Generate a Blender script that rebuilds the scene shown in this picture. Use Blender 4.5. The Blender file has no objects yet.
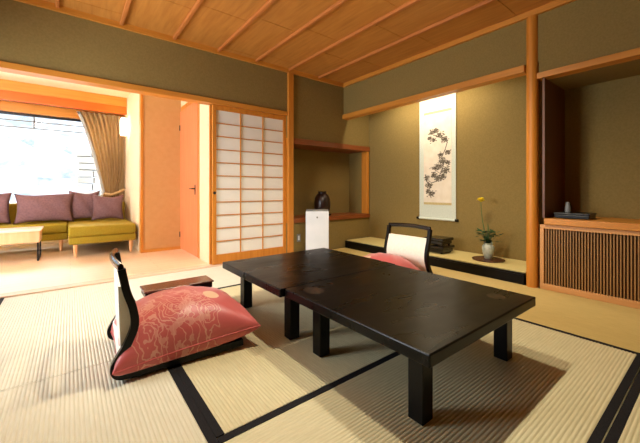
import bpy, bmesh, math, random
from mathutils import Vector, Matrix
R = math.radians
random.seed(7)
scn = bpy.context.scene
col = scn.collection

# ------------------------------------------------------------ materials
def lin(c):
    return tuple(((v/255)/12.92 if v/255 <= .04045 else ((v/255+.055)/1.055)**2.4) for v in c) + (1,)

def nodes(name):
    m = bpy.data.materials.new(name); m.use_nodes = True
    nt = m.node_tree
    return m, nt, nt.nodes['Principled BSDF']

def mapped(nt, scale, rot=(0,0,0)):
    tc = nt.nodes.new('ShaderNodeTexCoord'); mp = nt.nodes.new('ShaderNodeMapping')
    mp.inputs['Scale'].default_value = scale; mp.inputs['Rotation'].default_value = rot
    nt.links.new(tc.outputs['Object'], mp.inputs['Vector'])
    return mp.outputs['Vector']

def ramp(nt, fac, stops):
    r = nt.nodes.new('ShaderNodeValToRGB')
    e = r.color_ramp.elements
    while len(e) < len(stops): e.new(.5)
    for i, (p, c) in enumerate(stops):
        e[i].position = p; e[i].color = c
    nt.links.new(fac, r.inputs['Fac'])
    return r.outputs['Color']

def noise(nt, vec, scale, detail=3, dist=0):
    n = nt.nodes.new('ShaderNodeTexNoise')
    n.inputs['Scale'].default_value = scale; n.inputs['Detail'].default_value = detail
    n.inputs['Distortion'].default_value = dist
    nt.links.new(vec, n.inputs['Vector'])
    return n.outputs['Fac']

def bump(nt, b, h, strength=.2, dist=.002):
    n = nt.nodes.new('ShaderNodeBump')
    n.inputs['Strength'].default_value = strength; n.inputs['Distance'].default_value = dist
    nt.links.new(h, n.inputs['Height']); nt.links.new(n.outputs['Normal'], b.inputs['Normal'])

def mat_noise(name, c1, c2, scale=8, stretch=(1,1,1), rough=.6, bmp=0, detail=4, metal=0, lo=.35, hi=.65, spec=.5, sheen=0, coat=0):
    m, nt, b = nodes(name)
    v = mapped(nt, stretch)
    f = noise(nt, v, scale, detail)
    nt.links.new(ramp(nt, f, [(lo, lin(c1)), (hi, lin(c2))]), b.inputs['Base Color'])
    b.inputs['Roughness'].default_value = rough; b.inputs['Metallic'].default_value = metal
    b.inputs['Specular IOR Level'].default_value = spec
    b.inputs['Sheen Weight'].default_value = sheen
    b.inputs['Coat Weight'].default_value = coat; b.inputs['Coat Roughness'].default_value = .1
    if bmp: bump(nt, b, f, bmp)
    return m

def wood(name, c1, c2, axis='Z', rough=.42, scale=5, spec=.4):
    st = {'X': (.35, 6, 6), 'Y': (6, .35, 6), 'Z': (6, 6, .35)}[axis]
    return mat_noise(name, c1, c2, scale, st, rough, .08, 6, spec=spec, lo=.3, hi=.7)

M = {}
M['wall'] = mat_noise('clay_plaster', (134,113,65), (142,120,71), 60, rough=.95, bmp=.12, spec=.1)
M['wallpale'] = mat_noise('pale_plaster', (236,210,174), (240,216,182), 30, rough=.9, bmp=.1, spec=.1)
M['wood_z'] = wood('cedar_upright', (198,122,38), (212,138,52), 'Z')
M['wood_x'] = wood('cedar_along_x', (198,126,44), (212,142,56), 'X')
M['wood_y'] = wood('cedar_along_y', (198,126,44), (212,142,56), 'Y')
M['redwood'] = wood('red_shelf_wood', (120,62,26), (148,80,36), 'X')
M['batten'] = wood('batten_wood', (182,108,50), (196,122,62), 'Y', rough=.5)
M['palecedar'] = wood('pale_cedar_frame', (206,146,84), (216,158,96), 'Y')
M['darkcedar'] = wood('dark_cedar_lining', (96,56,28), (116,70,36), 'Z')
M['panel'] = mat_noise('tan_wall_panel', (198,148,90), (202,153,96), 12, rough=.6, spec=.3)
M['door'] = wood('red_door_wood', (216,124,80), (226,142,96), 'Z', rough=.35)
M['orange'] = wood('orange_valance_wood', (226,92,14), (232,102,22), 'X', rough=.5)
M['slat'] = wood('slat_wood', (168,124,68), (150,108,58), 'Z')
M['dark'] = mat_noise('dark_void_wood', (22,15,10), (30,20,13), 10, rough=.7)
M['lacquer'] = mat_noise('black_lacquer', (8,7,7), (13,11,10), 6, rough=.3, spec=.2)
def worn():
    m, nt, b = nodes('worn_black_lacquer_top')
    b.inputs['Base Color'].default_value = lin((9,8,8)); b.inputs['Specular IOR Level'].default_value = .2
    f = noise(nt, mapped(nt, (1,3,1)), 2.5, 6, .6)
    nt.links.new(ramp(nt, f, [(.3, (.24,.24,.24,1)), (.7, (.36,.36,.36,1))]), b.inputs['Roughness'])
    return m
M['lacquer_top'] = worn()
M['lacquer_gloss'] = mat_noise('gloss_black_lacquer', (11,9,9), (16,13,12), 6, rough=.14, spec=.6)
M['brownlac'] = mat_noise('brown_lacquer', (72,40,28), (92,52,38), 10, rough=.25, spec=.6)
M['inlay'] = mat_noise('worn_gold_inlay', (12,9,8), (58,38,22), 30, rough=.35, lo=.42, hi=.62)
M['paper'] = mat_noise('shoji_paper', (240,236,226), (243,239,230), 4, rough=.9, spec=.1)
M['white'] = mat_noise('white_enamel', (226,230,234), (232,235,239), 5, rough=.35)
M['greyplastic'] = mat_noise('grey_plastic', (120,120,118), (134,134,130), 8, rough=.4)
M['heri'] = mat_noise('black_cloth_border', (20,20,22), (34,33,35), 160, rough=.8, spec=.2, bmp=.2)
M['mauve'] = mat_noise('mauve_linen', (112,82,84), (124,92,93), 40, rough=.9, spec=.15, bmp=.3)
M['olive'] = mat_noise('mustard_upholstery', (150,128,34), (160,138,42), 60, rough=.85, spec=.2, bmp=.2)
M['paleleg'] = wood('pale_turned_wood', (226,170,120), (236,186,138), 'Z')
M['steel'] = mat_noise('dark_steel', (48,48,52), (60,60,64), 20, rough=.35, metal=.8)
M['brass'] = mat_noise('dark_bronze', (58,46,32), (74,60,42), 20, rough=.35, metal=.8)
M['jar'] = mat_noise('brown_glazed_stoneware', (30,16,12), (52,26,20), 14, rough=.3, spec=.6)
M['celadon'] = mat_noise('crackled_celadon', (168,180,166), (206,212,200), 24, rough=.25, spec=.6)
M['leaf'] = mat_noise('dark_green_leaf', (26,54,22), (46,84,36), 30, rough=.5)
M['stem'] = mat_noise('green_stem', (60,90,40), (80,110,50), 30, rough=.6)
M['petal'] = mat_noise('yellow_petal', (246,214,30), (255,232,70), 40, rough=.6)
M['scroll'] = mat_noise('pale_celadon_silk', (206,212,196), (214,219,204), 50, rough=.85, spec=.1)
M['scrollpaper'] = mat_noise('cream_painting_paper', (228,214,190), (238,226,206), 8, rough=.9, spec=.1)
M['gold'] = mat_noise('gold_brocade', (190,168,110), (206,186,130), 80, rough=.6)
M['ink'] = mat_noise('grey_ink', (60,54,46), (140,128,110), 60, rough=.9, spec=.1)
M['cream'] = mat_noise('cream_backrest_cloth', (240,234,218), (245,240,226), 40, rough=.85, spec=.2, bmp=.15)
M['toko'] = mat_noise('tokonoma_mat_straw', (206,186,120), (216,198,134), 40, (1,8,1), rough=.7, spec=.2)
M['curtain'] = mat_noise('gold_brown_curtain', (204,166,112), (216,180,128), 30, (1,1,.2), rough=.7, spec=.2, sheen=.3)
M['sheer'] = mat_noise('white_sheer_lining', (244,240,232), (250,247,240), 30, rough=.8, spec=.1)
M['tabletop'] = wood('whitish_ash', (236,206,176), (244,218,190), 'X', rough=.25)
M['stone'] = mat_noise('pale_stone_wall', (108,108,104), (124,122,118), 3, (1,1,3), rough=.9, bmp=.5)
M['frost'] = mat_noise('frosted_hillside', (66,72,77), (106,112,117), 1.6, rough=1, detail=8, spec=.1, lo=.38, hi=.56)
M['glass'] = bpy.data.materials.new('window_glass')
def glassmat():
    m, nt, b = nodes('clear_window_glass')
    out = nt.nodes['Material Output']
    tr = nt.nodes.new('ShaderNodeBsdfTransparent'); gl = nt.nodes.new('ShaderNodeBsdfGlossy')
    gl.inputs['Roughness'].default_value = .02
    fr = nt.nodes.new('ShaderNodeFresnel'); fr.inputs['IOR'].default_value = 1.3
    mx = nt.nodes.new('ShaderNodeMixShader')
    nt.links.new(fr.outputs[0], mx.inputs[0]); nt.links.new(tr.outputs[0], mx.inputs[1]); nt.links.new(gl.outputs[0], mx.inputs[2])
    nt.links.new(mx.outputs[0], out.inputs['Surface'])
    return m
M['glass'] = glassmat()

def tatami(name, axis, c1=(202,192,150), c2=(218,209,170)):
    m, nt, b = nodes(name)
    v = mapped(nt, (40, 2, 40) if axis == 'Y' else (2, 40, 40))
    f = noise(nt, v, 6, 4)
    c = ramp(nt, f, [(.3, lin(c1)), (.7, lin(c2))])
    nt.links.new(c, b.inputs['Base Color'])
    b.inputs['Roughness'].default_value = .46; b.inputs['Specular IOR Level'].default_value = .5
    return m
M['tat_y'] = tatami('tatami_rush_y', 'Y'); M['tat_x'] = tatami('tatami_rush_x', 'X'); M['tat_sheen_pale'] = tatami('tatami_rush_sheen_pale', 'X', (224,220,200), (234,231,214)); M['tat_left'] = tatami('daylit_tatami_rush', 'Y', (212,206,178), (224,219,194)); M['tat_sheen_gold'] = tatami('tatami_rush_sheen_gold', 'Y', (190,164,98), (204,178,112))  # pale, daylit and golden rush: directional sheen and daylight painted into the straw colour

def ceilmat():
    m, nt, b = nodes('cedar_ceiling_boards')
    v = mapped(nt, (5, .5, 1)); f = noise(nt, v, 5, 6, .4)
    nt.links.new(ramp(nt, f, [(.3, lin((178,116,50))), (.7, lin((196,134,62)))]), b.inputs['Base Color'])
    b.inputs['Roughness'].default_value = .5; b.inputs['Specular IOR Level'].default_value = .3
    return m
M['ceil'] = ceilmat()

def plankmat():
    m, nt, b = nodes('polished_plank_floor')
    v = mapped(nt, (1, 1, 1))
    br = nt.nodes.new('ShaderNodeTexBrick')
    br.inputs['Scale'].default_value = 1; br.inputs['Mortar Size'].default_value = .002
    br.inputs['Brick Width'].default_value = 1.8; br.inputs['Row Height'].default_value = .12
    br.inputs['Color1'].default_value = lin((234,206,172)); br.inputs['Color2'].default_value = lin((228,198,162))
    br.inputs['Mortar'].default_value = lin((190,150,112))
    nt.links.new(v, br.inputs['Vector']); nt.links.new(br.outputs['Color'], b.inputs['Base Color'])
    b.inputs['Roughness'].default_value = .36; b.inputs['Specular IOR Level'].default_value = .8
    return m
M['plank'] = plankmat()

def lampmat():
    m, nt, b = nodes('glowing_lamp_shade')
    b.inputs['Base Color'].default_value = (.9,.85,.75,1)
    b.inputs['Emission Color'].default_value = (1,.86,.62,1); b.inputs['Emission Strength'].default_value = 14
    return m
M['lamp'] = lampmat()

def cushionmat():
    """pink satin with pale gold swirls, wave lines and one round medallion"""
    m, nt, b = nodes('pink_satin_embroidery')
    tc = nt.nodes.new('ShaderNodeTexCoord')
    P = tc.outputs['Object']
    def mth(op, a, c=None, clamp=False):
        n = nt.nodes.new('ShaderNodeMath'); n.operation = op; n.use_clamp = clamp
        for i, s in enumerate((a, c)):
            if s is None: continue
            if isinstance(s, (int, float)): n.inputs[i].default_value = s
            else: nt.links.new(s, n.inputs[i])
        return n.outputs[0]
    nz = nt.nodes.new('ShaderNodeTexNoise'); nz.inputs['Scale'].default_value = 15
    nt.links.new(P, nz.inputs['Vector'])
    va = nt.nodes.new('ShaderNodeVectorMath'); va.operation = 'MULTIPLY_ADD'
    nt.links.new(nz.outputs['Color'], va.inputs[0]); va.inputs[1].default_value = (.07,.07,0); nt.links.new(P, va.inputs[2])
    sp = nt.nodes.new('ShaderNodeSeparateXYZ'); nt.links.new(va.outputs[0], sp.inputs[0])
    sq = nt.nodes.new('ShaderNodeSeparateXYZ'); nt.links.new(P, sq.inputs[0])
    def dist(sx, cx, cy):
        dx = mth('SUBTRACT', sx.outputs[0], cx); dy = mth('SUBTRACT', sx.outputs[1], cy)
        return mth('SQRT', mth('ADD', mth('MULTIPLY', dx, dx), mth('MULTIPLY', dy, dy)))
    total = None
    for cx, cy, rad in ((-.05,-.15,.10), (.07,-.08,.085), (-.2,-.06,.08), (.13,-.2,.07), (-.2,-.23,.08)):
        d = dist(sp, cx, cy)
        rings = mth('GREATER_THAN', mth('SINE', mth('MULTIPLY', d, 300)), .7)
        inside = mth('LESS_THAN', d, rad)
        t = mth('MULTIPLY', rings, inside)
        total = t if total is None else mth('MAXIMUM', total, t)
    wl = mth('GREATER_THAN', mth('SINE', mth('MULTIPLY', mth('ADD', sp.outputs[0], mth('MULTIPLY', sp.outputs[1], .5)), 150)), .93)
    reg = mth('LESS_THAN', dist(sp, -.03, -.12), .2)
    total = mth('MAXIMUM', total, mth('MULTIPLY', wl, reg))
    fill = noise(nt, P, 14, 3)
    fill = mth('MULTIPLY', mth('MULTIPLY', mth('GREATER_THAN', fill, .56), reg), .35)
    total = mth('MAXIMUM', mth('MULTIPLY', total, .5), fill)
    med = mth('LESS_THAN', dist(sq, .15, -.10), .05)
    base = ramp(nt, noise(nt, P, 5, 2), [(.3, lin((192,84,84))), (.7, lin((204,98,96)))])
    mx = nt.nodes.new('ShaderNodeMix'); mx.data_type = 'RGBA'
    nt.links.new(total, mx.inputs[0]); nt.links.new(base, mx.inputs[6]); mx.inputs[7].default_value = lin((232,190,168))
    m2 = nt.nodes.new('ShaderNodeMix'); m2.data_type = 'RGBA'
    nt.links.new(mth('MULTIPLY', med, .85), m2.inputs[0]); nt.links.new(mx.outputs[2], m2.inputs[6]); m2.inputs[7].default_value = lin((232,200,160))
    nt.links.new(m2.outputs[2], b.inputs['Base Color'])
    b.inputs['Roughness'].default_value = .42; b.inputs['Specular IOR Level'].default_value = .5
    b.inputs['Sheen Weight'].default_value = .3
    return m
M['pink'] = cushionmat()
M['pinkplain'] = mat_noise('plain_pink_satin', (186,80,80), (198,92,90), 30, rough=.45)

# ------------------------------------------------------------ mesh helpers
class MB:
    def __init__(s): s.bm = bmesh.new()
    def box(s, x0, x1, y0, y1, z0, z1, bev=0, seg=2, mtx=None):
        b2 = bmesh.new()
        bmesh.ops.create_cube(b2, size=1)
        for v in b2.verts:
            v.co = Vector(((x0+x1)/2+v.co.x*(x1-x0), (y0+y1)/2+v.co.y*(y1-y0), (z0+z1)/2+v.co.z*(z1-z0)))
        if bev: bmesh.ops.bevel(b2, geom=b2.edges[:], offset=bev, segments=seg, affect='EDGES', profile=.5)
        if mtx: bmesh.ops.transform(b2, matrix=mtx, verts=b2.verts)
        s.merge(b2); return s
    def merge(s, b2):
        me = bpy.data.meshes.new('t'); b2.to_mesh(me); b2.free(); s.bm.from_mesh(me); bpy.data.meshes.remove(me)
    def poly(s, pts):
        vs = [s.bm.verts.new(p) for p in pts]; s.bm.faces.new(vs); return s
    def lathe(s, prof, c=(0,0,0), n=32):
        rings = []
        for r, z in prof:
            rings.append([s.bm.verts.new((c[0]+r*math.cos(2*math.pi*k/n), c[1]+r*math.sin(2*math.pi*k/n), c[2]+z)) for k in range(n)] if r > 1e-6 else [s.bm.verts.new((c[0], c[1], c[2]+z))])
        for a, b in zip(rings, rings[1:]):
            for k in range(n):
                q = (k+1) % n
                f = [a[k % len(a)], a[q % len(a)], b[q % len(b)], b[k % len(b)]]
                u = []
                for v in f:
                    if v not in u: u.append(v)
                if len(u) > 2:
                    try: s.bm.faces.new(u)
                    except ValueError: pass
        for rr in (rings[0], rings[-1]):
            if len(rr) > 2: s.bm.faces.new(rr)
        return s
    def tube(s, pts, r, n=10, caps=True):
        pts = [Vector(p) for p in pts]; rings = []
        rs = r if isinstance(r, (list, tuple)) else [r]*len(pts)
        for i, p in enumerate(pts):
            t = (pts[min(i+1, len(pts)-1)] - pts[max(i-1, 0)]).normalized()
            up = Vector((0,0,1)) if abs(t.z) < .9 else Vector((1,0,0))
            a = t.cross(up).normalized(); b = t.cross(a)
            rings.append([s.bm.verts.new(p + rs[i]*(math.cos(2*math.pi*k/n)*a + math.sin(2*math.pi*k/n)*b)) for k in range(n)])
        for a, b in zip(rings, rings[1:]):
            for k in range(n): s.bm.faces.new((a[k], a[(k+1)%n], b[(k+1)%n], b[k]))
        if caps: s.bm.faces.new(rings[0]); s.bm.faces.new(rings[-1])
        return s
    def ribbon_xz(s, pts, th, y0, y1):
        """a strip that follows a side profile (x,z), th thick, between y0 and y1"""
        n = len(pts); off = []
        for i in range(n):
            a = Vector(pts[max(i-1,0)]); b = Vector(pts[min(i+1,n-1)]); t = (b-a).normalized()
            off.append(Vector((-t.y, t.x)))
        rings = []
        for i, p in enumerate(pts):
            q = Vector(p); h = th[i]/2 if isinstance(th, (list, tuple)) else th/2
            u, l = q+off[i]*h, q-off[i]*h
            rings.append([s.bm.verts.new(c) for c in ((u.x,y0,u.y), (u.x,y1,u.y), (l.x,y1,l.y), (l.x,y0,l.y))])
        for a, b in zip(rings, rings[1:]):
            for k in range(4): s.bm.faces.new((a[k], a[(k+1)%4], b[(k+1)%4], b[k]))
        s.bm.faces.new(rings[0]); s.bm.faces.new(rings[-1]); return s
    def build(s, name, mat, parent=None, loc=None, smooth=False, kind=None, label=None):
        bmesh.ops.recalc_face_normals(s.bm, faces=s.bm.faces[:])
        off = Vector(parent_origin(parent)) if parent else Vector(loc or (0,0,0))
        me = bpy.data.meshes.new(name)
        if off.length: bmesh.ops.translate(s.bm, verts=s.bm.verts, vec=-off)
        s.bm.to_mesh(me); s.bm.free(); me.materials.append(M[mat] if isinstance(mat, str) else mat)
        o = bpy.data.objects.new(name, me); col.objects.link(o)
        if parent: o.parent = parent
        else: o.location = off
        if smooth:
            for p in me.polygons: p.use_smooth = True
            if smooth != 'all': me.set_sharp_from_angle(angle=R(40))
        if kind: o['kind'] = kind
        if label: o['label'] = label
        return o

ORIG = {}
def parent_origin(p):
    while p.name not in ORIG: 
        if p.parent is None: return tuple(p.location)
        p = p.parent
    return ORIG[p.name]

def tag(o, label, cat, group=None):
    o['label'] = label; o['category'] = cat
    if group: o['group'] = group
    return o
def thing(name, label, cat, loc=(0,0,0), group=None):
    o = bpy.data.objects.new(name, None); col.objects.link(o); o.location = loc
    o.empty_display_size = .1; ORIG[o.name] = tuple(loc)
    return tag(o, label, cat, group)
def struct(name, mat, *boxes, bev=0):
    m = MB()
    for b in boxes: m.box(*b, bev=bev)
    return m.build(name, mat, kind='structure')
def copy_tree(o, parent=None):
    c = o.copy(); col.objects.link(c)
    if parent: c.parent = parent
    for ch in list(o.children): copy_tree(ch, c)
    return c

# ------------------------------------------------------------ main room shell
XW, YW = 3.77, 4.16           # right wall plane, back wall plane
XL, YB = -1.5, -1.9           # left wall, wall behind the camera
XT = 4.41                     # back of the alcoves
H = 2.85
struct('floor', 'dark', (XL, XT+.1, YB, YW+.1, -.12, -.022))
LY0, LY1, LZ0, LZ1 = 2.2, 3.95, .75, 2.1      # daylight window in the left wall
struct('wall_left', 'wall', (XL-.1, XL, YB-.1, LY0, -.1, H+.1), (XL-.1, XL, LY1, YW+.12, -.1, H+.1),
       (XL-.1, XL, LY0, LY1, -.1, LZ0), (XL-.1, XL, LY0, LY1, LZ1, H+.1))
w2 = struct('window_2', 'wood_z', (XL-.08, XL+.01, LY0, LY0+.04, LZ0, LZ1), (XL-.08, XL+.01, LY1-.04, LY1, LZ0, LZ1),
       (XL-.08, XL+.01, LY0+.04, LY1-.04, LZ0, LZ0+.04), (XL-.08, XL+.01, LY0+.04, LY1-.04, LZ1-.04, LZ1))
MB().box(XL-.05, XL-.046, LY0+.04, LY1-.04, LZ0+.04, LZ1-.04).build('window_pane', 'glass', w2)
struct('wall_rear', 'wall', (XL-.1, XT+.2, YB-.1, YB, -.1, H+.1))
# back wall above the sliding screens, its left stub, and the part holding the niche
NX0, NX1, NZ0, NZ1, ND = 2.71, 4.335, .56, 1.715, .46
struct('wall_back', 'wall',
       (XL, 2.61, YW, YW+.12, 2.19, H+.1),
       (XL, -1.05, YW, YW+.12, 0, 2.19),
       (2.61, XT+.1, YW, YW+.12, 1.80, H+.1),
       (2.61, XT+.1, YW, YW+.12, -.02, .49),
       (NX1+.07, XT+.1, YW, YW+.12, .49, 1.8),
       # niche lining
       (NX0-.06, XT, YW+ND, YW+ND+.08, .4, 1.9),
       (NX0-.12, NX0-.02, YW+.12, YW+ND+.08, .4, 1.9),
       (NX1, XT, YW+.12, YW+ND, .49, 1.9),
       (NX0-.12, XT, YW+.12, YW+ND+.08, 1.8, 1.9),
       (NX0-.12, XT, YW+.12, YW+ND+.08, .4, .49))
# right wall: above the alcoves; the alcove shells
struct('wall_right', 'wall',
       (XW, XW+.1, 1.20, YW, 2.31, H+.1),
       (XW, XW+.1, YB, 1.20, 2.19, H+.1),
       (XT, XT+.1, YB, YW, -.1, H),
       (XW+.1, XT, 1.17, 1.27, -.02, 2.7),
       (XW, XW+.1, YB, -.62, -.02, 2.19),
       (XW+.1, XT, -.72, -.62, -.02, 2.7))
struct('trim_11', 'wall', (XW+.1, XT, 1.27, YW, 2.6, 2.7), (XW+.1, XT, -.62, 1.17, 2.13, 2.25))
struct('trim_21', 'darkcedar', (XW+.001, XT-.001, 1.150, 1.1695, .716, 2.129))  # wood side lining; its dark tone also paints in the recess shade
# ceiling boards: separate boards between battens would be one surface
struct('ceiling', 'ceil', (XL, XT, YB, YW, H, H+.06))
bt = MB()
xs = [-1.19, -.645, -.10, .445, .99, 1.535, 2.08, 2.63, 3.20]
for x in xs: bt.box(x-.016, x+.016, YB, YW-.03, H-.035, H, bev=.004)
bt.build('trim_9', 'batten', kind='structure')
# board lap lines on the ceiling
lap = MB()
for i, x in enumerate(xs + [3.75]):
    x0 = (xs[i-1] if i else XL)+.017; x1 = x-.017
    y = YB+.2+(i*.37) % .5
    while y < YW-.1:
        lap.box(x0, x1, y, y+.46*.5, H-.004, H)
        y += .92*.5*2
lap.build('trim_10', 'ceil', kind='structure')
struct('trim_1', 'wood_x', (XL, XW, YW-.035, YW, 2.79, H))
struct('trim_2', 'wood_y', (XW-.035, XW, YB, YW-.035, 2.79, H))
# lintels
struct('trim_3', 'wood_x', (XL, 2.61, YW-.03, YW+.12, 2.13, 2.19), bev=.004)
struct('trim_4', 'wood_y', (XW-.03, XW+.1, 1.325, YW, 2.235, 2.31), bev=.004)
struct('trim_5', 'wood_y', (XW-.03, XW+.1, -1.2, 1.21, 2.13, 2.19), bev=.004)
struct('trim_6', 'tabletop', (XL, 2.61, YW-.02, YW+.12, -.02, .012))      # sill of the sliding screens
# posts
struct('trim_7', 'wood_z', (2.612, 2.705, YW-.04, YW+.08, -.02, 2.79), bev=.006)
pm = MB(); pm.lathe([(.054, -.02), (.054, 2.79)], (XW+.012, 1.262, 0), 28)
pm.build('trim_8', 'wood_z', kind='structure', smooth=True)
# niche frame: head board, right stile, shelf
struct('trim_12', 'redwood', (NX0+.0, XT-.005, YW-.03, YW+ND, NZ1, 1.80), bev=.003)
struct('trim_13', 'wood_z', (NX1, NX1+.055, YW-.02, YW+.12, NZ0, NZ1), bev=.003)
struct('trim_14', 'redwood', (NX0+.0, XT-.005, YW-.03, YW+ND, .49, NZ0), bev=.003)

# tokonoma platform
tp = thing('alcove_platform', 'raised black-edged display platform with straw matting under the hanging scroll', 'platform', (4.1, 2.7, -.02))
MB().box(3.772, XT-.002, 1.335, YW-.035, -.02, .10, bev=.006).build('black_frame', 'lacquer', tp)
MB().box(3.812, XT-.002, 1.335, YW-.035, .10, .128, bev=.003).build('straw_mat', 'toko', tp)
MB().box(3.770, 3.811, 1.335, YW-.035, .1005, .118, bev=.003).build('edge_strip', 'lacquer', tp)

# ------------------------------------------------------------ tatami
def tatami_mat(x0, x1, y0, y1, ribs, borders, label):
    """ribs run along axis ribs; borders: set of 'x0','x1','y0','y1'"""
    g = .003; x0 += .0006; x1 -= .0006; y0 += g; y1 -= g
    t = thing('tatami_mat', label, 'tatami', ((x0+x1)/2, (y0+y1)/2, -.02), 'tatami mats of the room')
    m = MB(); bm = m.bm
    if ribs == 'Y': a0, a1, b0, b1 = x0, x1, y0, y1
    else: a0, a1, b0, b1 = y0, y1, x0, x1
    if ribs == 'Y':
        if 'x0' in borders: a0 += .034
        if 'x1' in borders: a1 -= .034
        if 'y0' in borders: b0 += .034
        if 'y1' in borders: b1 -= .034
    else:
        if 'y0' in borders: a0 += .034
        if 'y1' in borders: a1 -= .034
        if 'x0' in borders: b0 += .034
        if 'x1' in borders: b1 -= .034
    n = max(4, round((a1-a0)/.0172)); pts = []
    for i in range(n):
        w = (a1-a0)/n; c = a0+i*w
        for k, h in ((0,-.0032), (.16,-.0012), (.38,0), (.62,0), (.84,-.0012)):
            pts.append((c+k*w, h))
    pts.append((a1, -.0032))
    def P(a, b, z): return (a, b, z) if ribs == 'Y' else (b, a, z)
    nb = 4
    rows = [[bm.verts.new(P(a, b0+(b1-b0)*j/nb, z)) for a, z in pts] for j in range(nb+1)]
    for r0, r1 in zip(rows, rows[1:]):
        for i in range(len(pts)-1): bm.faces.new((r0[i], r0[i+1], r1[i+1], r1[i]))
    m.box(x0, x1, y0, y1, -.0215, -.0045)
    m.build('woven_cover', 'tat_sheen_gold' if x0 > 2.7 else 'tat_sheen_pale' if y0 > 3 else 'tat_left' if x0 < 0 else 'tat_y' if ribs == 'Y' else 'tat_x', t, smooth='all')
    for b in sorted(borders):
        if b == 'x0': q = (x0, x0+.034, y0, y1)
        if b == 'x1': q = (x1-.034, x1, y0, y1)
        if b == 'y0': q = (x0, x1, y0, y0+.034)
        if b == 'y1': q = (x0, x1, y1-.034, y1)
        MB().box(*q, -.0044, .0008, bev=.0006, seg=1).build('cloth_border', 'heri', t)
XA, XB_, XC = .465, 2.72, XW
tatami_mat(-.515, XA, 2.232, 4.138, 'Y', {'x0','x1'}, 'tatami mat nearest the daylight opening, behind the near floor chair')
tatami_mat(-.515, XA, .31, 2.232, 'Y', {'x0','x1'}, 'tatami mat at the lower left, in front of the near floor chair')
tatami_mat(XA, 1.60, 1.274, 3.18, 'Y', {'x0'}, 'tatami mat between the near floor chair and the black tables')
tatami_mat(1.60, XB_, 1.274, 3.18, 'Y', set(), 'tatami mat lying mostly under the far black table')
tatami_mat(XA, XB_, .312, 1.274, 'X', {'y0','y1'}, 'tatami mat crossing under the nearest table corner, shadow falling over it')
tatami_mat(XA, XB_, -.65, .312, 'X', {'y0','y1'}, 'tatami mat in the very lower right corner, beyond the wide black border')
tatami_mat(XA, XB_, 3.18, 4.138, 'X', {'y0'}, 'tatami mat shining white in front of the paper sliding screen')
tatami_mat(XB_, XC, 2.2, 4.12, 'Y', {'x0'}, 'tatami mat running along the black alcove platform behind the far chair')
tatami_mat(XB_, XC, .30, 2.2, 'Y', {'x0'}, 'tatami mat in front of the slatted cabinet at right')
tatami_mat(XB_, XC, -1.6, .30, 'Y', {'x0'}, 'tatami mat beside the slatted cabinet, beyond the frame')
tatami_mat(-1.495, -.515, .31, 2.232, 'Y', {'x0','x1'}, 'tatami mat against the left wall')
tatami_mat(-1.495, -.515, 2.232, 4.138, 'Y', {'x0','x1'}, 'tatami mat in the left far corner beside the opening')

# ------------------------------------------------------------ paper sliding screen
sh = thing('sliding_screen', 'white paper sliding screen with wooden lattice beside the wooden post', 'sliding screen', (2.06, YW+.04, .012))
Y0, Y1 = YW+.02, YW+.055
X0, X1 = 1.475, 2.608
f = MB()
f.box(X0, X0+.05, Y0, Y1, .014, 2.128, bev=.003).box(X1-.05, X1, Y0, Y1, .014, 2.128, bev=.003)
f.box(X0+.05, X1-.05, Y0, Y1, .014, .14, bev=.003).box(X0+.05, X1-.05, Y0, Y1, 2.064, 2.128, bev=.003)
f.build('frame', 'wood_z', sh)
l = MB(); a, b = X0+.05, X1-.05
for k in range(1, 3): l.box(a+(b-a)*k/3-.007, a+(b-a)*k/3+.007, Y0+.006, Y0+.02, .14, 2.064)
for k in range(1, 11): l.box(a, b, Y0+.004, Y0+.018, .14+1.924*k/11-.006, .14+1.924*k/11+.006)
l.build('lattice', 'wood_x', sh)
MB().box(a, b, Y0+.0205, Y0+.024, .14, 2.064).build('paper', 'paper', sh)
MB().tube([(X0+.025, Y0-.003, .962), (X0+.025, Y0+.002, .962)], .02, 20).build('finger_pull', 'dark', sh, smooth=True)
# second leaf slid behind it
s2 = thing('sliding_screen', 'narrow edge of a second screen slid behind the first, at its left', 'sliding screen', (2.03, YW+.08, .012))
MB().box(1.455, 2.58, YW+.075, YW+.108, .014, 2.128, bev=.003).build('frame', 'wood_z', s2)

# ------------------------------------------------------------ slatted cabinet & ledge in the right alcove
cb = thing('slatted_cabinet', 'low wooden cabinet with vertical slatted front under the right alcove', 'cabinet', (4.08, .3, -.02))
MB().box(XW+.03, XT-.01, -.61, 1.165, -.02, .65).build('body', 'darkcedar', cb)
fr = MB()
fr.box(XW-.008, XW+.03, -.61, 1.19, .0, .058, bev=.003).box(XW-.008, XW+.03, -.61, 1.19, .612, .652, bev=.003)
fr.box(XW-.008, XW+.03, 1.155, 1.19, .058, .612, bev=.003).box(XW-.008, XW+.03, .27, .30, .058, .612, bev=.003)
fr.build('front_frame', 'palecedar', cb)
sl = MB(); y = 1.14
while y > -.6:
    if not .255 < y < .315: sl.box(XW+.006, XW+.026, y-.0045, y+.0045, .058, .612)
    y -= .0222
sl.build('slat_panel', 'slat', cb)
MB().box(XW-.03, XT-.005, -.612, 1.148, .655, .715, bev=.004).build('counter', 'wood_y', cb)

# small things on the ledge
tr = thing('black_lacquer_box', 'flat black lacquer box on the wooden ledge of the right alcove', 'box', (4.0, 1.0, .716))
MB().box(3.88, 4.12, .82, 1.10, .7165, .752, bev=.006).build('base', 'lacquer', tr)
MB().box(3.875, 4.125, .815, 1.105, .7525, .772, bev=.006).build('lid', 'lacquer', tr)
fg = MB().lathe([(0,0),(.022,0),(.026,.012),(.024,.05),(.017,.075),(.019,.09),(.012,.105),(0,.11)], (3.99, 1.015, .7725), 20).build('bottle', 'greyplastic', loc=(3.99,1.015,.7725), smooth=True)
tag(fg, 'small grey bottle standing on the flat black lacquer box', 'bottle')

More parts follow.
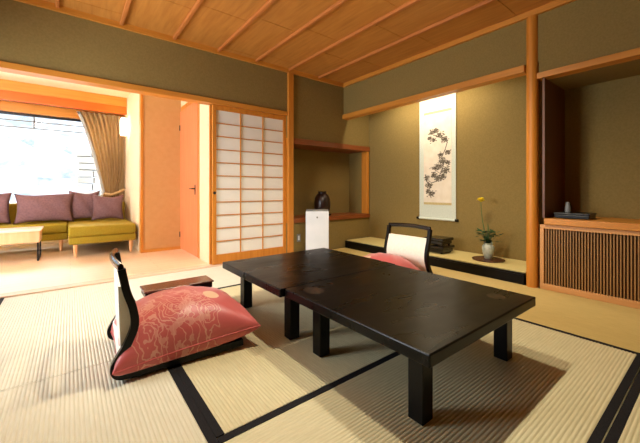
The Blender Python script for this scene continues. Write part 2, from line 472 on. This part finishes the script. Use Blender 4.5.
# ------------------------------------------------------------ hanging scroll
SX = XT-.012
sy0, sy1 = 2.42, 3.07; scz0, scz1 = .56, 2.52
sc = thing('hanging_scroll', 'tall hanging scroll with ink pine painting on the alcove back wall', 'scroll', (SX, (sy0+sy1)/2, scz0))
MB().box(SX-.002, SX+.001, sy0+.02, sy1-.02, scz0, scz1).build('silk_mount', 'scroll', sc)
py0, py1, pz0, pz1 = sy0+.085, sy1-.1, .81, 2.17
MB().box(SX-.0045, SX-.0025, py0, py1, pz0, pz1).build('painting', 'scrollpaper', sc)
MB().box(SX-.0047, SX-.0025, py0, py1, pz1, pz1+.035).build('brocade_strip', 'gold', sc)
MB().box(SX-.0047, SX-.0025, py0, py1, pz0-.035, pz0).build('brocade_strip', 'gold', sc)
rl = MB(); rl.tube([(SX-.012, sy0, scz0), (SX-.012, sy1, scz0)], .016, 16); rl.build('roller', 'scroll', sc, smooth=True)
for yy in (sy0-.018, sy1-.022):
    MB().tube([(SX-.012, yy, scz0), (SX-.012, yy+.04, scz0)], .02, 16).build('roller_knob', 'lacquer', sc, smooth=True)
# ink painting: trunk strokes and needle clusters, flat on the paper
ik = MB(); rnd = random.Random(3)
def PP(s, t): return (py1-(py1-py0)*s, pz1-(pz1-pz0)*t)
def stroke(pts, w):
    pp = [PP(*p) for p in pts]
    for (a, b) in zip(pp, pp[1:]):
        d = Vector((b[0]-a[0], b[1]-a[1])); n = Vector((-d.y, d.x)).normalized()*w/2; e = d.normalized()*w*.3
        ik.poly([(SX-.0052-rnd.random()*.0004, p[0], p[1]) for p in
                 ((a[0]+n.x-e.x, a[1]+n.y-e.y), (b[0]+n.x+e.x, b[1]+n.y+e.y), (b[0]-n.x+e.x, b[1]-n.y+e.y), (a[0]-n.x-e.x, a[1]-n.y-e.y))])
stroke([(.28,.95),(.2,.86),(.3,.78),(.5,.76),(.62,.68),(.72,.6),(.66,.5),(.78,.42),(.86,.34),(.72,.28),(.5,.26),(.36,.24)], .012)
stroke([(.3,.78),(.12,.74),(.06,.68)], .008); stroke([(.62,.68),(.45,.64),(.3,.6),(.22,.62)], .007)
stroke([(.72,.6),(.86,.62),(.92,.56)], .007); stroke([(.78,.42),(.92,.44)], .006); stroke([(.2,.86),(.1,.8)], .006)
ik.build('ink_trunk', 'ink', sc); ik = MB()
for cs, ct, cr in ((.31,.21,.8),(.45,.19,.7),(.59,.25,.9),(.78,.3,.8),(.37,.3,.6),(.22,.27,.5),(.89,.45,.7),(.68,.54,.9),(.56,.6,1),(.78,.65,1),(.53,.73,1),(.7,.71,.8),(.37,.69,.8),(.09,.72,.8),(.2,.8,.8),(.3,.9,.9),(.16,.88,.6),(.42,.62,.5),(.88,.56,.6),(.62,.47,.6)):
    for k in range(int(60*cr)):
        s = cs+rnd.gauss(0,.07*cr); t = ct+rnd.gauss(0,.018*cr)
        if not (.03 < s < .97): continue
        y_, z_ = PP(s, t); ang = rnd.uniform(-.5, .5); ln = rnd.uniform(.010,.026); w = rnd.uniform(.010,.020)
        dx, dz = ln*math.cos(ang), ln*math.sin(ang); nx, nz = -w/2*math.sin(ang), w/2*math.cos(ang)
        X_ = SX-.0052-rnd.random()*.0006
        ik.poly([(X_, y_-dx, z_-dz), (X_, y_+nx, z_+nz), (X_, y_+dx, z_+dz), (X_, y_-nx, z_-nz)])
ik.build('ink_needles', 'ink', sc)

# ------------------------------------------------------------ flower vase
vx, vy, vz = 4.12, 1.86, .129
o = MB().lathe([(0,0),(.175,0),(.185,.004),(.185,.010),(.178,.012),(0,.012)], (vx,vy,vz), 40).build('round_mat', 'brownlac', loc=(vx,vy,vz), smooth=True)
tag(o, 'round dark red-brown lacquer board under the flower vase', 'stand')
vs = thing('vase', 'pale crackled vase on the round dark board in the alcove', 'vase', (vx,vy,vz+.0125))
MB().lathe([(0,0),(.038,0),(.044,.01),(.060,.06),(.072,.12),(.070,.155),(.052,.178),(.044,.185),(.052,.198),(.056,.2),(.050,.2),(.040,.186),(.034,.17),(0,.16)], (vx,vy,vz+.0125), 32).build('body', 'celadon', vs, smooth=True)
fl = thing('yellow_flower', 'long-stemmed yellow flower with dark leaves rising from the pale vase', 'flower', (vx,vy,vz+.18))
b0 = Vector((vx,vy,vz+.178)); top = Vector((vx+.02, vy+.10, .845))
st = [b0.lerp(top, k/8) + Vector((0, .02*math.sin(k/8*3.1), 0)) for k in range(9)]
MB().tube(st, [.006-.0003*k for k in range(9)], 8).build('stem', 'stem', fl, smooth=True)
st2 = [b0, b0+Vector((0,.0,.1)), b0+Vector((.01,.005,.2)), b0+Vector((.01,.01,.27))]
MB().tube(st2, [.005,.005,.008,.003], 8).build('stem', 'stem', fl, smooth=True)
lf = MB(); rnd = random.Random(5)
for k in range(40):
    ang = rnd.uniform(0, 6.28); up = rnd.uniform(.04, .19); rr = rnd.uniform(.05, .15)
    c = b0+Vector((math.cos(ang)*rr*.7, math.sin(ang)*rr, up)); ax = Vector((math.cos(ang), math.sin(ang), rnd.uniform(-.5,.5))).normalized()
    sd = ax.cross(Vector((0,0,1))).normalized(); L, W = rnd.uniform(.04,.06), rnd.uniform(.024,.034); nn = ax.cross(sd)*.006
    tip, tail = c+ax*L, c-ax*L*.8
    l1, r1 = c+sd*W+nn, c-sd*W+nn
    lf.poly([tail, l1, tip]); lf.poly([tail, tip, r1])
    lf.tube([b0+Vector((0,0,.01*k/26)), (b0+tail)/2+Vector((0,0,.01)), tail], .0022, 5)
lf.build('leaves', 'leaf', fl)
pt = MB(); rnd = random.Random(9)
for k in range(16):
    a_ = k*2.4; tl = .3+.9*(k/16); ax = Vector((math.cos(a_)*math.sin(tl), math.sin(a_)*math.sin(tl), math.cos(tl)))
    sd = ax.cross(Vector((0,0,1))).normalized(); L, W = .062, .03; nn = ax.cross(sd)*-.008
    pts = [top, top+ax*L*.5+sd*W+nn, top+ax*L+sd*W*.5, top+ax*L*1.05, top+ax*L-sd*W*.5, top+ax*L*.5-sd*W+nn]
    pt.poly(pts)
pt.build('blossom', 'petal', fl, smooth='all')

# ------------------------------------------------------------ stacked lacquer boxes in the alcove
for k, (w, lab) in enumerate(((.27, 'lower black lacquer tray box on the alcove platform behind the far chair'), (.25, 'upper black lacquer tray box, stacked behind the far chair'))):
    z = .1295+k*.105; cx, cy = 4.09, 2.52
    t = thing('lacquer_tray_box', lab, 'box', (cx, cy, z), 'stacked lacquer boxes')
    m = MB(); 
    for sx in (-1,1):
        for sy in (-1,1): m.box(cx+sx*(w/2-.03)-.012, cx+sx*(w/2-.03)+.012, cy+sy*(w/2-.03)-.012, cy+sy*(w/2-.03)+.012, z, z+.016)
    m.box(cx-w/2, cx+w/2, cy-w/2, cy+w/2, z+.016, z+.062, bev=.008).build('body', 'lacquer_gloss', t)
    MB().box(cx-w/2-.018, cx+w/2+.018, cy-w/2-.018, cy+w/2+.018, z+.0625, z+.1035, bev=.012, seg=3).build('lid', 'lacquer_gloss', t)

# ------------------------------------------------------------ tables
def table(x0, x1, y0, y1, label, legs, inlays):
    t = thing('low_table', label, 'table', ((x0+x1)/2, (y0+y1)/2, 0), 'black low tables')
    H_ = .372
    MB().box(x0, x1, y0, y1, H_-.054, H_, bev=.006).build('tabletop', 'lacquer_top', t)
    lx, ly = legs
    for a in lx:
        for b in ly: MB().box(a, a+.076, b, b+.076, .001, H_-.054, bev=.004).build('leg', 'lacquer', t)
    MB().box(lx[0]+.08, lx[1]-.004, ly[0]+.02, ly[0]+.045, H_-.10, H_-.0545).build('crossbar', 'lacquer', t)
    MB().box(lx[0]+.08, lx[1]-.004, ly[1]+.02, ly[1]+.045, H_-.10, H_-.0545).build('crossbar', 'lacquer', t)
    for (cx, cy, rx, ry) in inlays:
        m = MB(); n = 28
        m.poly([(cx+rx*math.cos(k*2*math.pi/n), cy+ry*math.sin(k*2*math.pi/n), H_+.0008) for k in range(n)])
        m.build('gold_inlay', 'inlay', t, label='small faded gold crest')
    return t
table(1.078, 2.158, .702, 1.745, 'nearer black lacquer low table with a faded gold crest at its corner', ((1.172, 2.0), (.797, 1.50)), [(1.20, 1.60, .06, .075), (1.98,.85,.05,.05)])
table(1.045, 2.18, 1.750, 2.725, 'farther black lacquer low table, pushed against the nearer one', ((1.15, 2.0), (1.795, 2.51)), [])

# ------------------------------------------------------------ floor chairs
def smooth_profile(p, n=6):
    out = []
    for i in range(len(p)-1):
        p0 = Vector(p[max(i-1,0)]); p1 = Vector(p[i]); p2 = Vector(p[i+1]); p3 = Vector(p[min(i+2,len(p)-1)])
        for k in range(n):
            t = k/n
            out.append(tuple(.5*((2*p1)+(-p0+p2)*t+(2*p0-5*p1+4*p2-p3)*t*t+(-p0+3*p1-3*p2+p3)*t**3)))
    out.append(tuple(p[-1])); return out
BACK = smooth_profile([(-.300,.585),(-.278,.47),(-.248,.37),(-.240,.28),(-.272,.19),(-.315,.115),(-.332,.075),(-.318,.040),(-.27,.028),(-.1,.028),(.12,.028),(.30,.028),(.36,.031)])
def make_chair():
    t = thing('floor_chair', '', 'chair', (0,0,0), 'legless floor chairs')
    for s in (-1, 1):
        y = s*.27
        m = MB(); th = [.028+.02*min(1, i/18) for i in range(len(BACK))]
        m.ribbon_xz(BACK, .038, y-.017, y+.017)
        bmesh.ops.bevel(m.bm, geom=[e for e in m.bm.edges if len(e.link_faces) == 2 and e.calc_face_angle(0) > .9], offset=.008, segments=3, affect='EDGES')
        m.build('side_rail', 'lacquer', t, smooth=True)
    # crest rail, gently bowed back
    m = MB(); n = 14; rings = []
    for i in range(n+1):
        y = -.275+.55*i/n; bow = -.03*math.cos(math.pi*(y/.56))
        cx, cz = -.302+bow, .592+.012*math.cos(math.pi*y/.56)
        rings.append([m.bm.verts.new((cx+.014*math.cos(a_), y, cz+.024*math.sin(a_))) for a_ in [k*math.pi/5 for k in range(10)]])
    for a, b in zip(rings, rings[1:]):
        for k in range(10): m.bm.faces.new((a[k], a[(k+1)%10], b[(k+1)%10], b[k]))
    m.bm.faces.new(rings[0]); m.bm.faces.new(rings[-1])
    m.build('crest_rail', 'lacquer_gloss', t, smooth=True)
    # padded back panel
    seg = [p for p in BACK if p[1] > .13][5:]
    seg = [p for p in seg if p[1] < .505]
    m = MB(); fr_ = [(p[0]+.012, p[1]) for p in seg]; zt, zb = fr_[0][1], fr_[-1][1]
    rings = []
    for (px_, pz_) in fr_:
        t_ = (zt-pz_)/(zt-zb); xb_ = -.314+.012*t_
        rings.append([m.bm.verts.new(c) for c in ((px_,-.25,pz_), (px_,.25,pz_), (min(xb_, px_-.03),.25,pz_), (min(xb_, px_-.03),-.25,pz_))])
    for a, b in zip(rings, rings[1:]):
        for k in range(4): m.bm.faces.new((a[k], a[(k+1)%4], b[(k+1)%4], b[k]))
    m.bm.faces.new(rings[0]); m.bm.faces.new(rings[-1])
    bmesh.ops.bevel(m.bm, geom=[e for e in m.bm.edges if len(e.link_faces) == 2 and e.calc_face_angle(0) > .9], offset=.010, segments=3, affect='EDGES')
    m.build('back_pad', 'cream', t, smooth=True)
    MB().box(-.262, .33, -.250, .250, .018, .044, bev=.006).build('seat', 'lacquer', t)
    return t
ch = make_chair()
ch['label'] = 'legless black floor chair at left with its back to the daylight opening'
ch2 = copy_tree(ch)
ch.location = (.525, 2.215, 0); ch.rotation_euler.z = R(-3)
ch2['label'] = 'legless black floor chair beyond the tables, cream back facing us'
ch2.location = (2.665, 2.20, 0); ch2.rotation_euler.z = R(180)

def cushion(name, loc, rz, label, sx, sy, top, tilt=0):
    m = MB(); n = 40; bm = m.bm
    def outline(u, v):   # pinched corners, slightly bowed-in sides
        k = 1-.07*(1-abs(v)**2)*abs(u)**4; q = 1-.07*(1-abs(u)**2)*abs(v)**4
        return u*sx*k, v*sy*q
    up, lo = {}, {}
    for i in range(n+1):
        for j in range(n+1):
            u = math.sin(math.pi/2*(-1+2*i/n)); v = math.sin(math.pi/2*(-1+2*j/n))
            x, y = outline(u, v)
            e = max(0, (1-abs(u)**2.2)*(1-abs(v)**2.2))
            h = e**.42*(1-.2*max(0, u)**1.5)
            wr = .006*math.sin(9*u+3*v)*math.sin(5*v-2*u)*(1-h)*4*h + .004*math.sin(14*(u-v))*(1-abs(u))*h
            seam = .075+.05*(u+1)/2
            up[i,j] = bm.verts.new((x, y, seam+(top-seam)*h+wr))
            if i in (0,n) or j in (0,n): lo[i,j] = up[i,j]
            else: lo[i,j] = bm.verts.new((x, y, max(.0465, seam-.10*e**.3)))
    for i in range(n):
        for j in range(n):
            bm.faces.new((up[i,j], up[i+1,j], up[i+1,j+1], up[i,j+1]))
            bm.faces.new((lo[i,j], lo[i,j+1], lo[i+1,j+1], lo[i+1,j]))
    o = m.build(name, 'pink', smooth='all')
    pp = []
    for k in range(n): pp.append(outline(math.sin(math.pi/2*(-1+2*k/n)), -1))
    for k in range(n): pp.append(outline(1, math.sin(math.pi/2*(-1+2*k/n))))
    for k in range(n): pp.append(outline(-math.sin(math.pi/2*(-1+2*k/n)), 1))
    for k in range(n+1): pp.append(outline(-1, -math.sin(math.pi/2*(-1+2*k/n))))
    MB().tube([(x, y, .075+.05*(x/sx+1)/2) for x, y in pp], .0045, 8).build('piping', 'pinkplain', o, smooth=True)
    o.location = loc; o.rotation_euler.z = rz
    return tag(o, label, 'cushion', 'pink floor cushions')
cushion('floor_cushion', (.585, 2.21, 0), R(-3), 'plump pink cushion with pale swirl embroidery on the near floor chair', .40, .325, .345)
cushion('floor_cushion', (2.60, 2.25, 0), R(180), 'pink cushion on the far floor chair, peeping above the table edge', .31, .33, .325)

# arm rest stand beside the near chair
ar = thing('arm_rest', 'low brown-topped arm rest behind the pink cushion of the near chair', 'arm rest', (.6, 2.72, 0))
MB().box(.42, .93, 2.60, 2.80, .247, .262, bev=.006, seg=3).build('top', 'brownlac', ar)
MB().box(.43, .92, 2.61, 2.79, .205, .2465, bev=.006, seg=3).build('under_frame', 'lacquer', ar)
for x in (.48, .80): MB().box(x, x+.04, 2.66, 2.78, .03, .2045, bev=.004).build('leg', 'lacquer', ar)
MB().box(.46, .87, 2.65, 2.79, .001, .03, bev=.004).build('base', 'lacquer', ar)

# ------------------------------------------------------------ white appliance, jar, outlet
def turned(cx, cy, ang): return Matrix.Translation((cx, cy, 0)) @ Matrix.Rotation(ang, 4, 'Z')
ap = thing('air_purifier', 'slim white box-shaped appliance standing below the brown jar', 'appliance', (2.90, 3.80, 0))
mt = turned(2.93, 3.82, R(-38))
MB().box(-.17, .17, -.10, .10, .002, .685, bev=.006, mtx=mt).build('body', 'white', ap)
MB().box(-.165, .165, -.096, .096, .685, .708, bev=.004, mtx=mt).build('top_panel', 'greyplastic', ap)
MB().box(-.011, .011, -.1035, -.1002, .585, .607, bev=.001, mtx=mt).build('emblem', 'greyplastic', ap)

jx, jy, jz = 3.45, 4.36, .5605
js = MB().lathe([(0,0),(.13,0),(.135,.006),(.135,.02),(.13,.024),(0,.024)], (jx+.03,jy,jz), 32).build('jar_stand', 'lacquer', loc=(jx+.03,jy,jz), smooth=True)
tag(js, 'thin dark round stand under the brown jar', 'stand')
j = MB().lathe([(0.0, 0.0), (0.0994, 0.0), (0.1147, 0.0117), (0.1381, 0.0936), (0.1427, 0.1755), (0.131, 0.2691), (0.0994, 0.3334), (0.0702, 0.3568), (0.0679, 0.3744), (0.0819, 0.3861), (0.0702, 0.392), (0.0562, 0.3744), (0.0562, 0.351), (0.0, 0.3393)], (jx,jy,jz+.0245), 36)
o = j.build('jar', 'jar', loc=(jx,jy,jz+.0245), smooth=True); tag(o, 'dark brown glazed jar in the wall niche above the white appliance', 'jar')
ou = thing('power_outlet', 'small white outlet plate low on the wall beside the wooden post', 'outlet', (2.82, YW-.004, .25))
MB().box(2.785, 2.855, YW-.008, YW-.0005, .19, .31, bev=.002).build('plate', 'greyplastic', ou)
MB().box(2.805, 2.835, YW-.011, YW-.0085, .215, .285, bev=.001).build('socket', 'white', ou)

# ------------------------------------------------------------ annex
YG = 7.80; AH = 2.82; AX0 = -2.6; PX = .885; PY = 5.75; DX = 1.485
struct('floor_annex', 'plank', (AX0-.1, 2.0, YW+.12, YG+.1, -.1, 0))
struct('ceiling_annex', 'wallpale', (AX0-.1, 2.0, YW+.12, YG+.1, AH, AH+.1))
struct('wall_annex_left', 'wallpale', (AX0-.1, AX0, YW+.12, YG+.1, 0, AH))
struct('wall_annex_right', 'wallpale', (PX, PX+.1, PY+.12, YG+.1, 0, AH), (DX+.0, DX+.1, YW+.12, 4.80, 0, AH), (DX, DX+.1, 5.76, PY+.12, 0, AH), (DX, DX+.1, 4.80, 5.76, 2.34, AH))
struct('wall_annex_panel', 'panel', (PX+.03, DX, PY, PY+.12, 0, AH))
struct('trim_15', 'wood_z', (PX-.005, PX+.03, PY-.01, PY+.12, 0, AH))
struct('trim_16', 'wood_x', (PX+.03, DX-.002, PY-.012, PY, 0, .05))
struct('wall_annex_outer', 'wallpale', (AX0, PX, YG, YG+.12, 0, .42), (AX0, PX, YG, YG+.12, 2.52, AH), (.55, PX, YG, YG+.12, .42, 2.52))
# red door in the side wall
d = struct('door_1', 'door', (DX-.012, DX+.03, 4.82, 5.745, .01, 2.33), bev=.003)
hd = MB(); hd.box(DX-.018, DX-.012, 4.905, 4.945, .93, 1.08, bev=.002)
hd.tube([(DX-.012, 4.925, 1.02), (DX-.06, 4.925, 1.02), (DX-.06, 5.04, 1.02)], .009, 10); h_ = hd.build('door_handle', 'brass', d, smooth=True)
for z in (.25, 2.05):
    MB().tube([(DX-.018, 5.745, z-.045), (DX-.018, 5.745, z+.045)], .010, 10).build('hinge', 'brass', d, smooth=True)
struct('trim_17', 'wood_z', (DX-.006, DX+.05, 4.755, 4.815, 0, 2.40), (DX-.006, DX+.05, 4.815, 5.745, 2.335, 2.40))

# window wall: timber head, valance, dark frame, muntins, glass
struct('trim_18', 'wood_x', (AX0, PX-.002, 7.34, 7.40, 2.645, AH-.001))
struct('trim_19', 'orange', (AX0, PX-.002, 7.37, 7.43, 2.50, 2.645))
struct('trim_20', 'wood_x', (AX0, PX-.002, 7.70, YG, 2.375, 2.54))
w = struct('window_1', 'steel', (AX0, .55, YG+.02, YG+.07, 2.335, 2.40), (AX0, .55, YG+.02, YG+.07, .42, .47), (.50, .55, YG+.02, YG+.07, .47, 2.335), (AX0, AX0+.05, YG+.02, YG+.07, .47, 2.335))
mn = MB()
for z in (2.245, 2.125): mn.box(AX0+.05, .50, YG+.03, YG+.05, z-.010, z+.010)
for k in range(-4, 1):
    x = -.52+.75*(k+0) ; mn.box(x-.012, x+.012, YG+.03, YG+.05, 2.125, 2.335)
mn.build('window_muntins', 'greyplastic', w)
MB().box(AX0+.05, .50, YG+.038, YG+.042, .47, 2.335).build('window_pane', 'glass', w)
# outside: frosted slope and a pale stone wall
gm = MB(); rnd = random.Random(11); nx, ny = 40, 24; g = {}
for i in range(nx+1):
    for jj in range(ny+1):
        u, v = i/nx, jj/ny
        g[i,jj] = gm.bm.verts.new((-14+24*u, 10.5+7*v+.5*rnd.random(), -.6+v*6.6+.5*rnd.random()))
for i in range(nx):
    for jj in range(ny): gm.bm.faces.new((g[i,jj], g[i+1,jj], g[i+1,jj+1], g[i,jj+1]))
gm.build('ground_slope', 'frost', kind='structure', smooth='all')
st = MB(); rnd = random.Random(2)
z = -.5
while z < 1.85:
    x = .05+rnd.random()*.1
    while x < 1.9:
        ww = rnd.uniform(.2,.42); st.box(x, x+ww-.015, 8.75+rnd.random()*.03, 9.1, z, z+.135, bev=.012, seg=1); x += ww
    z += .15
st.build('stone_wall', 'stone', kind='structure')

# curtain gathered to the right
cu = thing('curtain', 'gold-brown curtain gathered and tied at the right side of the window', 'curtain', (.6, 7.55, 0))
def curtain(x0f, x1f, yc, folds, amp, z0, z1, nz=40, nu=120):
    m = MB(); rows = []
    for a in range(nz+1):
        z = z1+(z0-z1)*a/nz; xa, xb = x0f(z), x1f(z); row = []
        for k in range(nu+1):
            t = k/nu; am = amp*min(1, (xb-xa)/.5)
            row.append(m.bm.verts.new((xa+(xb-xa)*t+.006*math.sin(t*40+z), yc+am*math.sin(t*folds*6.283+.4*math.sin(z*2)), z)))
        rows.append(row)
    for a, b in zip(rows, rows[1:]):
        for k in range(nu): m.bm.faces.new((a[k], a[k+1], b[k+1], b[k]))
    bmesh.ops.solidify(m.bm, geom=m.bm.faces[:], thickness=.003)
    return m
def xl(z):
    if z > .95: return .135+.40*(max(0, 2.48-z)/1.53)**.8
    return .535-.25*min(1, (.95-z)/.5)
def xr(z): return .87-.10*math.exp(-((z-.95)/.3)**2)
curtain(xl, xr, 7.58, 9, .035, .03, 2.49).build('drape', 'curtain', cu, smooth='all')
curtain(lambda z: xl(z)-.055+.02*math.sin(z), lambda z: xl(z)+.015, 7.60, 2, .012, .03, 2.49, nu=24).build('sheer_lining', 'sheer', cu, smooth='all')
tb = MB(); tb.tube([(.52,7.53,.93),(.64,7.50,.90),(.76,7.53,.95),(.86,7.60,1.02)], .028, 12).build('tieback', 'curtain', cu, smooth=True)

# wall lamp
wl_ = thing('wall_lamp', 'small glowing white wall lamp beside the curtain', 'lamp', (PX, 7.12, 2.2))
MB().box(PX-.02, PX-.001, 7.06, 7.18, 2.1, 2.3, bev=.003).build('back_plate', 'white', wl_)
MB().box(PX-.13, PX-.021, 7.03, 7.21, 2.05, 2.36, bev=.012).build('shade', 'lamp', wl_)

# ------------------------------------------------------------ sofa
so = thing('corner_sofa', 'mustard corner sofa with footrest end, under the daylight window', 'sofa', (-.7, 7.0, 0))
MB().box(-.02, .84, 5.93, 7.42, .19, .30, bev=.02, seg=3).build('chaise_base', 'olive', so, smooth=True)
MB().box(-.025, .845, 5.925, 7.20, .302, .457, bev=.035, seg=4).build('chaise_cushion', 'olive', so, smooth=True)
MB().box(-2.4, -.03, 6.66, 7.42, .19, .30, bev=.02, seg=3).build('seat_base', 'olive', so, smooth=True)
for x0, x1 in ((-2.39, -1.22), (-1.21, -.035)):
    MB().box(x0, x1, 6.65, 7.20, .302, .457, bev=.035, seg=4).build('seat_cushion', 'olive', so, smooth=True)
MB().box(-2.4, .84, 7.21, 7.42, .302, .78, bev=.04, seg=4).build('backrest', 'olive', so, smooth=True)
for (x, y) in ((.06, 5.99), (.775, 5.99), (-.12, 6.72), (.775, 7.3), (-2.3, 6.72), (-2.3, 7.34), (.06, 7.3)):
    MB().lathe([(0,0),(.018,0),(.032,.188),(0,.188)], (x,y,.001), 16).build('leg', 'paleleg', so, smooth=True)

def pillow(loc, w, h, th, rz, tilt, label, mat='mauve'):
    m = MB(); n = 20; bm = m.bm; F, B = {}, {}
    for i in range(n+1):
        for k in range(n+1):
            u = -1+2*i/n; v = -1+2*k/n
            e = max(0, (1-u**2)*(1-v**2))**.45
            x = u*w/2*(1-.11*(1-v*v)*abs(u)**3); z = v*h/2*(1-.15*(1-u*u)*abs(v)**3)+.012*math.sin(3*u+w*9)*(v+1)/2
            wr = .012*math.sin(7*u+5*v+w*20)*e
            F[i,k] = bm.verts.new((x, -th/2*e-wr, z))
            B[i,k] = F[i,k] if i in (0,n) or k in (0,n) else bm.verts.new((x, th/2*e, z))
    for i in range(n):
        for k in range(n):
            bm.faces.new((F[i,k], F[i+1,k], F[i+1,k+1], F[i,k+1])); bm.faces.new((B[i,k], B[i,k+1], B[i+1,k+1], B[i+1,k]))
    o = m.build('throw_pillow', mat, smooth='all'); o.location = loc; o.rotation_euler = (tilt, 0, rz)
    return tag(o, label, 'pillow', 'mauve sofa pillows')
pillow((-1.04, 7.0, .71), .62, .50, .20, 0, R(-12), 'mauve pillow at the far left end of the sofa, cut by the frame')
pillow((-.325, 6.94, .705), .76, .50, .22, 0, R(-12), 'wide rectangular mauve pillow in the middle of the sofa')
pillow((.20, 7.03, .725), .44, .52, .18, R(4), R(-10), 'upright square mauve pillow at the sofa corner')
pillow((.53, 6.80, .69), .48, .46, .19, R(-6), R(-16), 'mauve pillow rightmost on the footrest end')

# coffee table
ct = thing('coffee_table', 'pale wooden box coffee table on thin dark legs in front of the sofa', 'table', (-.9, 6.25, 0))
MB().box(-1.5, -.32, 5.98, 6.50, .42, .447, bev=.003).build('tabletop', 'tabletop', ct)
MB().box(-1.48, -.34, 6.00, 6.48, .26, .42, bev=.003).build('apron', 'paleleg', ct)
for x in (-1.47, -.37):
    m = MB(); m.box(x, x+.02, 6.01, 6.03, .001, .26).box(x, x+.02, 6.45, 6.47, .001, .26).box(x, x+.02, 6.03, 6.45, .001, .016)
    m.build('leg_frame', 'steel', ct)

# ------------------------------------------------------------ light
W = bpy.data.worlds.new('World'); scn.world = W; W.use_nodes = True
bg = W.node_tree.nodes['Background']; bg.inputs['Color'].default_value = (.88, .94, 1, 1); bg.inputs['Strength'].default_value = 19
def light(kind, name, loc, energy, color, rot=(0,0,0), **kw):
    d = bpy.data.lights.new(name, kind); d.energy = energy; d.color = color
    for k, v in kw.items():
        if k == 'portal': d.cycles.is_portal = v
        else: setattr(d, k, v)
    o = bpy.data.objects.new(name, d); col.objects.link(o); o.location = loc; o.rotation_euler = rot
    return o
light('AREA', 'window_portal', (XL-.12, (LY0+LY1)/2, (LZ0+LZ1)/2), 1, (1,1,1), (0,R(-90),0), shape='RECTANGLE', size=1.35, size_y=1.75, portal=True)
light('AREA', 'window_portal', ((AX0+.55)/2, YG+.1, 1.4), 1, (1,1,1), (R(-90),0,0), shape='RECTANGLE', size=3.1, size_y=1.95, portal=True)
WARM = (1, .88, .68)
for lx_ in (1.32, 2.15):
    light('SPOT', 'ceiling_lamp', (lx_, 1.7, 2.80), 150, WARM, shadow_soft_size=.05, spot_size=R(146), spot_blend=.8)
    light('POINT', 'ceiling_glow', (lx_, 1.7, 2.55), 3.5, WARM, shadow_soft_size=.08)
light('AREA', 'alcove_lamp', (3.97, 2.8, 2.56), 24, WARM, (0, R(-12), 0), shape='RECTANGLE', size=.08, size_y=1.4)
light('POINT', 'annex_lamp', (-.6, 5.3, 2.6), 12, (1,.86,.66), shadow_soft_size=.1)

# ------------------------------------------------------------ camera
th = math.atan2(250, 320)
cam = bpy.data.cameras.new('camera'); co = bpy.data.objects.new('camera', cam); col.objects.link(co)
co.location = (0, 0, 1); co.rotation_euler = (R(90), 0, -math.pi/2+math.atan2(.788, .615)*1)
cam.sensor_width = 36; cam.lens = 18; cam.shift_y = -31.5/640; cam.clip_start = .05
scn.camera = co
scn.view_settings.view_transform = 'Standard'; scn.view_settings.look = 'None'
scn.view_settings.exposure = 0; scn.view_settings.gamma = 1
